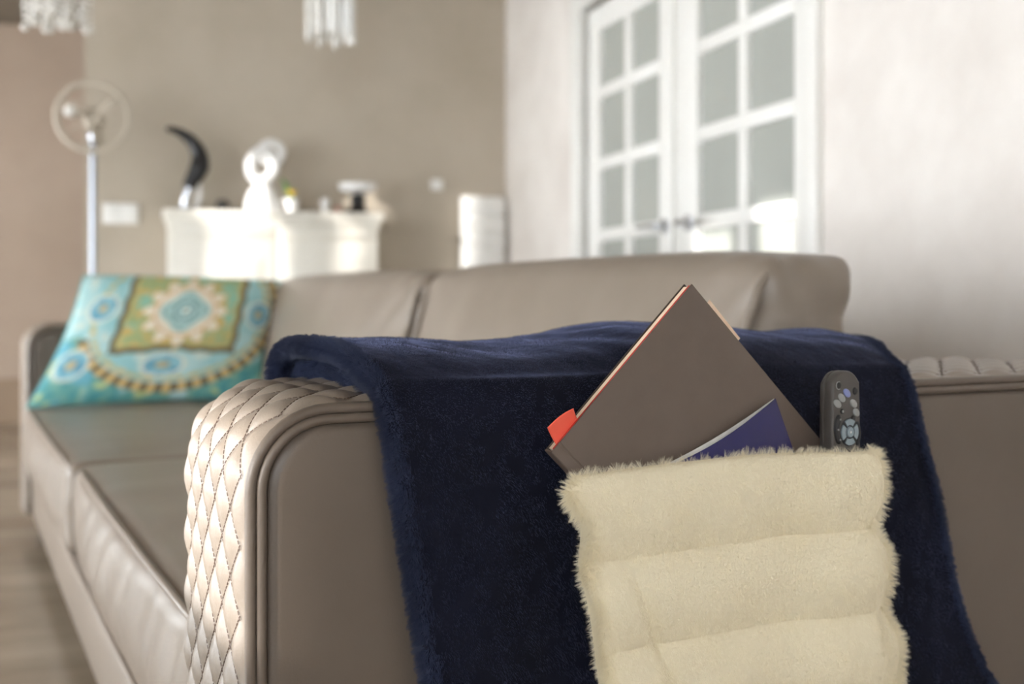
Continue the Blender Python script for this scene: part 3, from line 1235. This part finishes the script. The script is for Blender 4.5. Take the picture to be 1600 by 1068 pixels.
    g.tube(rk, [.0012] + [.0022] * 13 + [.0012], 8)
    g.build('rocker', M['rubber'], root, base)
    # direction pad: four segments round a centre key
    key(.0035, .0640, .0125, .0150, 0, M['rubber'], 'pad_base', .0010, 28)
    for q in range(4):
        g = G()
        V = []
        ns_ = 8
        for lay, (ri, ro, d) in enumerate(((.48, .92, .0008), (.50, .90, .0022))):
            for i in range(ns_ + 1):
                t = PI / 2 * q + PI / 2 * (0.10 + 0.80 * i / ns_) - PI / 4
                for r in (ri, ro):
                    V.append((cx + .0035 + .0125 * r * math.cos(t), Y0 + .0004 - d, Z1 - .0640 + .0150 * r * math.sin(t)))
        k2 = (ns_ + 1) * 2
        F = []
        for i in range(ns_):
            a0 = i * 2
            F += [(k2 + a0, k2 + a0 + 1, k2 + a0 + 3, k2 + a0 + 2), (a0, a0 + 2, k2 + a0 + 2, k2 + a0), (a0 + 1, k2 + a0 + 1, k2 + a0 + 3, a0 + 3)]
        F += [(0, k2, k2 + 1, 1), (k2 - 2, k2 - 1, 2 * k2 - 1, 2 * k2 - 2)]
        g.add(V, F).build('pad_segment', M['key_dpad'], root, base, sharp=40)
    key(.0035, .0640, .0048, .0060, 0, M['key_dpad'], 'ok_button', .0030, 18)
    g = G().box(cx + .0035 - .0011, cx + .0035 + .0011, Y0 - .0030, Y0 - .0024, Z1 - .0643, Z1 - .0637).box(cx + .0035 - .0003, cx + .0035 + .0003, Y0 - .0030, Y0 - .0024, Z1 - .0653, Z1 - .0627)
    g.build('symbol', M['plastic_white'], root, base, smooth=False)
    key(-.0098, .0830, .0027, .0034, 0, M['rubber'])
    key(-.0095, .0830, .0012, .0018, 0, M['key'], 'symbol', .0019)
    key(-.0030, .0885, .0032, .0030, 0, M['rubber'])
    key(.0125, .0850, .0030, .0034, 0, M['rubber'])
    for r in range(3):
        for c in range(3):
            key(-.0105 + .0105 * c, .105 + .014 * r, .0038, .0040, 0, M['key'])


remote()

# ================================================================= FAR END OF THE ROOM
def cabinet():
    base = (0.50, 5.12, 0)
    root = empty('white_cabinet', base)
    tag(root, 'ivory white sideboard cabinet with a projecting top against the taupe wall', 'cabinet')
    x0, x1, yf, yb = 0.058, 0.945, 5.0, 5.235
    G().box(x0, x1, yf + .016, yb, .06, 1.10, .004).build('body', M['cream_cabinet'], root, base)
    G().box(x0 + .03, x1 - .03, yf + .04, yb, 0, .06).build('plinth', M['cream_cabinet'], root, base)
    t = G().box(x0 - .020, x1 + .020, yf - .030, yb, 1.138, 1.170, .008)
    t.box(x0 - .010, x1 + .010, yf - .014, yb, 1.115, 1.138, .006).box(x0 - .003, x1 + .003, yf - .004, yb, 1.098, 1.116, .004)
    t.build('cornice_top', M['cream_cabinet'], root, base)
    n = 2
    wd = (x1 - x0) / n
    for k in range(n):
        a, b = x0 + wd * k + .004, x0 + wd * (k + 1) - .004
        d = G().box(a, b, yf, yf + .018, 1.061, 1.096, .003).build('drawer', M['cream_cabinet'], root, base)
        q = G().box(a, b, yf, yf + .018, .07, 1.053, .003)
        q.box(a + .06, b - .06, yf - .004, yf + .002, .15, .97, .002)
        d2 = q.build('door', M['cream_cabinet'], root, base)
        kx = b - .03 if k == 0 else a + .03
        G().lathe([(.004, 0), (.004, .012), (.011, .016), (.011, .022), (0, .026)], n=12).xform(
            lambda p: Vector((kx + p.x, yf - p.z, .62 + p.y))).build('knob', M['chrome'], d2, base)


cabinet()
ZM = 1.170


def horn():
    base = (0.135, 5.11, ZM)
    root = empty('horn_sculpture', base)
    tag(root, 'curved black horn ornament on a pale stand at left end of cabinet', 'sculpture')
    P = [(.052, 5.11, 1.517), (.085, 5.11, 1.513), (.125, 5.11, 1.495), (.162, 5.11, 1.462), (.187, 5.11, 1.42), (.192, 5.11, 1.375), (.178, 5.11, 1.335), (.158, 5.11, 1.300), (.145, 5.11, 1.27)]
    pts = [catmull(P, i / 40) for i in range(41)]
    G().tube(pts, [.009 + .032 * min(1, (i / 26)) - .014 * max(0, (i - 28) / 12) for i in range(41)], 14).build('horn', M['black'], root, base, sharp=None)
    Q = [(.150, 5.11, 1.285), (.138, 5.11, 1.25), (.128, 5.11, 1.21), (.130, 5.11, 1.18)]
    G().tube([catmull(Q, i / 12) for i in range(13)], [.019 - .007 * i / 12 for i in range(13)], 12).build('stem', M['chrome'], root, base, sharp=None)
    Q = [(.182, 5.11, 1.325), (.190, 5.11, 1.27), (.186, 5.11, 1.22), (.172, 5.11, 1.18)]
    G().tube([catmull(Q, i / 12) for i in range(13)], [.006 + .007 * i / 12 for i in range(13)], 12).build('stem', M['white_ceramic'], root, base, sharp=None)
    G().lathe([(.0, 0), (.058, 0), (.058, .009), (.05, .012), (0, .012)], (.140, 5.11, ZM), 24).build('base_plate', M['black'], root, base)


horn()
o = G().lathe([(.016, 0), (.026, .012), (.029, .030), (.024, .046), (.015, .054), (.012, .054), (.02, .044), (.024, .03), (.018, .012), (0, .008)], n=20).build('small_vase', M['grey_ceramic'])
o.location = (0.286, 5.12, ZM)
tag(o, 'small round dark grey vase on white cabinet beside the horn ornament', 'vase')


def rings():
    base = (0.47, 5.09, ZM)
    root = empty('ring_sculpture', base)
    tag(root, 'white sculpture of two stacked rings at the middle of the cabinet', 'sculpture')

    def torus(cx, cz, R, Rz, r, tilt):
        pts = []
        for i in range(36):
            a = 2 * PI * i / 36
            x, z = R * math.cos(a), Rz * math.sin(a)
            pts.append((cx + x * math.cos(tilt) - z * math.sin(tilt), 5.09, cz + x * math.sin(tilt) + z * math.cos(tilt)))
        return G().tube(pts, r, 12, closed=True)
    torus(.4905, 1.430, .047, .045, .0165, 0).build('ring', M['white_ceramic'], root, base, sharp=None)
    torus(.452, 1.372, .050, .062, .026, -.2).build('ring', M['white_ceramic'], root, base, sharp=None)
    g = G().lathe([(.0, 0), (.078, 0), (.082, .03), (.070, .075), (.055, .10), (.036, .125), (.0, .138)], (.455, 5.09, ZM), 24)
    g.build('pedestal', M['white_ceramic'], root, base)


rings()


def plant():
    base = (0.572, 5.06, ZM)
    root = empty('flower_pot', base)
    tag(root, 'small white pot with yellow flower and green leaf beside ring sculpture', 'plant')
    G().lathe([(0, 0), (.024, 0), (.034, .05), (.036, .058), (.030, .058), (.028, .05), (0, .048)], base, 20).build('pot', M['white_ceramic'], root, base)
    for k, (dx, dz, w) in enumerate(((-.040, .125, .016), (-.02, .10, .012), (.02, .075, .012))):
        def f(u, v):
            t = v
            ww = w * math.sin(PI * min(1, .08 + .92 * t)) * (u - .5) * 2
            return (base[0] + dx * t ** 1.3 + ww * .8, base[1] + ww * .5 + .003 * abs(u - .5), ZM + .045 + dz * t - dz * .15 * t * t)
        thick_sheet(f, 4, 10, lambda u, v, s: .0008, 1).build('leaf', M['leaf'], root, base, sharp=None)
    G().tube([(base[0], base[1], ZM + .045), (base[0] + .004, base[1] - .004, ZM + .075)], .003, 8).build('stem', M['leaf'], root, base)
    g = G()
    for k in range(6):
        a = 2 * PI * k / 6
        c = Vector((base[0] + .004, base[1] - .004, ZM + .078))
        d = Vector((math.cos(a), math.sin(a), .9)).normalized()
        g.tube([c, c + d * .012, c + d * .024], [.004, .009, .002], 8)
    g.build('blossom', M['yellow'], root, base, sharp=None)


plant()
o = G().lathe([(0, 0), (.016, 0), (.018, .006), (.012, .02), (.019, .035), (.021, .048), (.014, .060), (0, .064)], n=18).build('white_figurine', M['white_ceramic'])
o.location = (0.715, 5.03, ZM)
tag(o, 'small white figurine on the cabinet between flower pot and black stand', 'figurine')
o = G().lathe([(0, 0), (.013, 0), (.014, .005), (.013, .030), (.004, .034), (.001, .041), (0, .042)], n=16).build('pink_candle', M['pink'])
o.location = (0.772, 5.06, ZM)
tag(o, 'tiny pink candle on white cabinet just right of the small figurine', 'candle')


def stand():
    base = (0.868, 5.09, ZM)
    root = empty('pedestal_dish', base)
    tag(root, 'white dish on black pedestal at right end of the white cabinet', 'dish')
    G().lathe([(0, 0), (.043, 0), (.046, .008), (.036, .022), (.030, .045), (.034, .070), (.026, .088), (0, .092)], base, 24).build('pedestal', M['black'], root, base)
    G().lathe([(0, .090), (.05, .092), (.080, .106), (.086, .136), (.080, .138), (.072, .112), (0, .100)], base, 28).build('dish', M['white_ceramic'], root, base)


stand()


def plate(name, x0, x1, z0, z1, keys, label):
    base = ((x0 + x1) / 2, YF, (z0 + z1) / 2)
    root = empty(name, base)
    tag(root, label, 'switch')
    G().box(x0, x1, YF - .010, YF, z0, z1, .004).build('frame', M['plastic_white'], root, base)
    w = (x1 - x0 - .014) / keys
    for k in range(keys):
        G().box(x0 + .007 + w * k + .002, x0 + .007 + w * (k + 1) - .002, YF - .014, YF - .006, z0 + .012, z1 - .012, .002).build('rocker', M['plastic_white'], root, base)


plate('light_switch', -.208, -.060, 1.118, 1.206, 2, 'double white light switch on the taupe wall right of the fan')
plate('thermostat', 1.235, 1.292, 1.302, 1.352, 1, 'small white wall control on taupe wall near the door corner')


def radiator():
    base = (1.48, YF, 0.2)
    root = empty('wall_radiator', base)
    tag(root, 'white slatted radiator in the corner beside the white doors', 'radiator')
    x0, x1 = 1.375, 1.575
    G().box(x0, x1, YF - .050, YF - .002, .20, 1.275, .006).build('back_plate', M['white_paint'], root, base)
    for k in range(13):
        z = .205 + .082 * k
        G().box(x0 - .004, x1 + .004, YF - .064, YF - .048, z, z + .070, .005).build('slat', M['white_paint'], root, base)


radiator()


def fan():
    base = (-0.2315, 4.95, 0)
    root = empty('pedestal_fan', base)
    tag(root, 'chrome pedestal fan with wire guard standing at the hall corner', 'fan')
    x, y = base[0], base[1]
    zc = 1.525
    G().lathe([(0, 0), (.15, 0), (.15, .012), (.13, .022), (.03, .03), (.02, .06), (0, .06)], (x, y, 0), 28).build('foot_plate', M['chrome'], root, base)
    G().tube([(x, y, .05), (x, y, 1.452)], .0135, 14).build('pole', M['pole_steel'], root, base)
    G().lathe([(0, 0), (.018, .003), (.020, .02), (.018, .037), (0, .04)], (x, y, 1.437), 14).build('collar', M['chrome'], root, base)
    # motor behind the blades
    m = G().lathe([(0, -.02), (.03, -.018), (.042, .0), (.045, .06), (.03, .09), (0, .095)], n=18)
    m.xform(lambda p: Vector((x + p.x, y + p.z, zc + p.y)))
    m.build('motor', M['wire'], root, base)
    k = G().lathe([(0, 0), (.018, .002), (.024, .018), (.018, .034), (0, .038)], n=16)
    k.xform(lambda p: Vector((x - .085 + p.x, y - p.z - .03, zc + .018 + p.y)))
    k.build('glint_knob', M['plastic_white'], root, base)  # white instead of chrome, standing in for a window glint
    for q in range(3):
        a0 = 2 * PI * q / 3 + .75

        def f(u, v):
            r = .028 + .088 * u
            w = .012 + .012 * u - .010 * max(0, u - .75) / .25
            a = a0 + (v - .5) * 2 * w / max(r, .03)
            return (x + r * math.cos(a), y - .045 + (v - .5) * .035, zc + r * math.sin(a))
        thick_sheet(f, 8, 6, lambda u, v, s: .0012, 1).build('blade', M['wire'], root, base, sharp=None)
    circ = lambda R, yy: [(x + R * math.cos(t), yy, zc + R * math.sin(t)) for t in [2 * PI * i / 40 for i in range(40)]]
    for R, yy, r in ((.138, y - .04, .0105), (.07, y - .078, .0018)):
        G().tube(circ(R, yy), r, 8, closed=True).build('guard_ring', M['wire'], root, base, sharp=None)
    for q in range(10):
        a = 2 * PI * q / 10
        ca, sa = math.cos(a), math.sin(a)
        G().tube([(x + .02 * ca, y - .082, zc + .02 * sa), (x + .09 * ca, y - .08, zc + .09 * sa), (x + .138 * ca, y - .04, zc + .138 * sa), (x + .10 * ca, y + .02, zc + .10 * sa), (x + .04 * ca, y + .04, zc + .04 * sa)],
                 .0012, 5).build('guard_wire', M['wire'], root, base, sharp=None)


fan()


def chandelier(name, cx, cy, R, zb, n, label, style, seed):
    rng = random.Random(seed)
    base = (cx, cy, H)
    root = empty(name, base)
    tag(root, label, 'chandelier')
    zr = zb + .42
    G().lathe([(0, H), (.05, H), (.05, H - .02), (.012, H - .03), (0, H - .03)], (cx, cy, 0), 18).build('canopy', M['chrome'], root, base)
    G().tube([(cx, cy, H - .02), (cx, cy, zr)], .004, 8).build('cord', M['chrome'], root, base)
    G().lathe([(0, zr + .01), (R + .006, zr + .01), (R + .006, zr - .012), (0, zr - .012)], (cx, cy, 0), 28).build('ring_plate', M['chrome'], root, base)
    for k in range(n):
        a = 2 * PI * k / n
        r = R * (1 if k % 3 else .6) if style == 'rod' else R * (1.0, .72, .4)[k % 3]
        x, y = cx + r * math.cos(a), cy + r * math.sin(a)
        e = rng.uniform(0, .028) + (.02 if r < R else 0)
        if style == 'rod':
            G().tube([(x, y, zr), (x, y, zb + .014 + e), (x, y, zb + e)], [.0085, .0085, .003], 6).build('crystal_rod', M['crystal'], root, base, sharp=30)
        else:
            g = G()
            L = zr - zb - e * 1.6
            z = zr
            while z > zr - L:
                h = rng.choice((.016, .022))
                g.lathe([(.0005, 0), (h * .42, -h * .5), (.0005, -h)], (x, y, z), 6)
                z -= h + .002
            g.lathe([(.0005, 0), (.014, -.022), (.0005, -.034)], (x, y, z), 7)
            g.build('crystal_strand', M['crystal'], root, base, sharp=20)


chandelier('rod_chandelier', 0.612, 4.18, .082, 1.712, 26, 'narrow chandelier of long crystal rods hanging before the taupe wall', 'rod', 3)
chandelier('bead_chandelier', -0.29, 3.95, .100, 1.672, 30, 'round chandelier of crystal bead strands hanging at the hall corner', 'bead', 5)
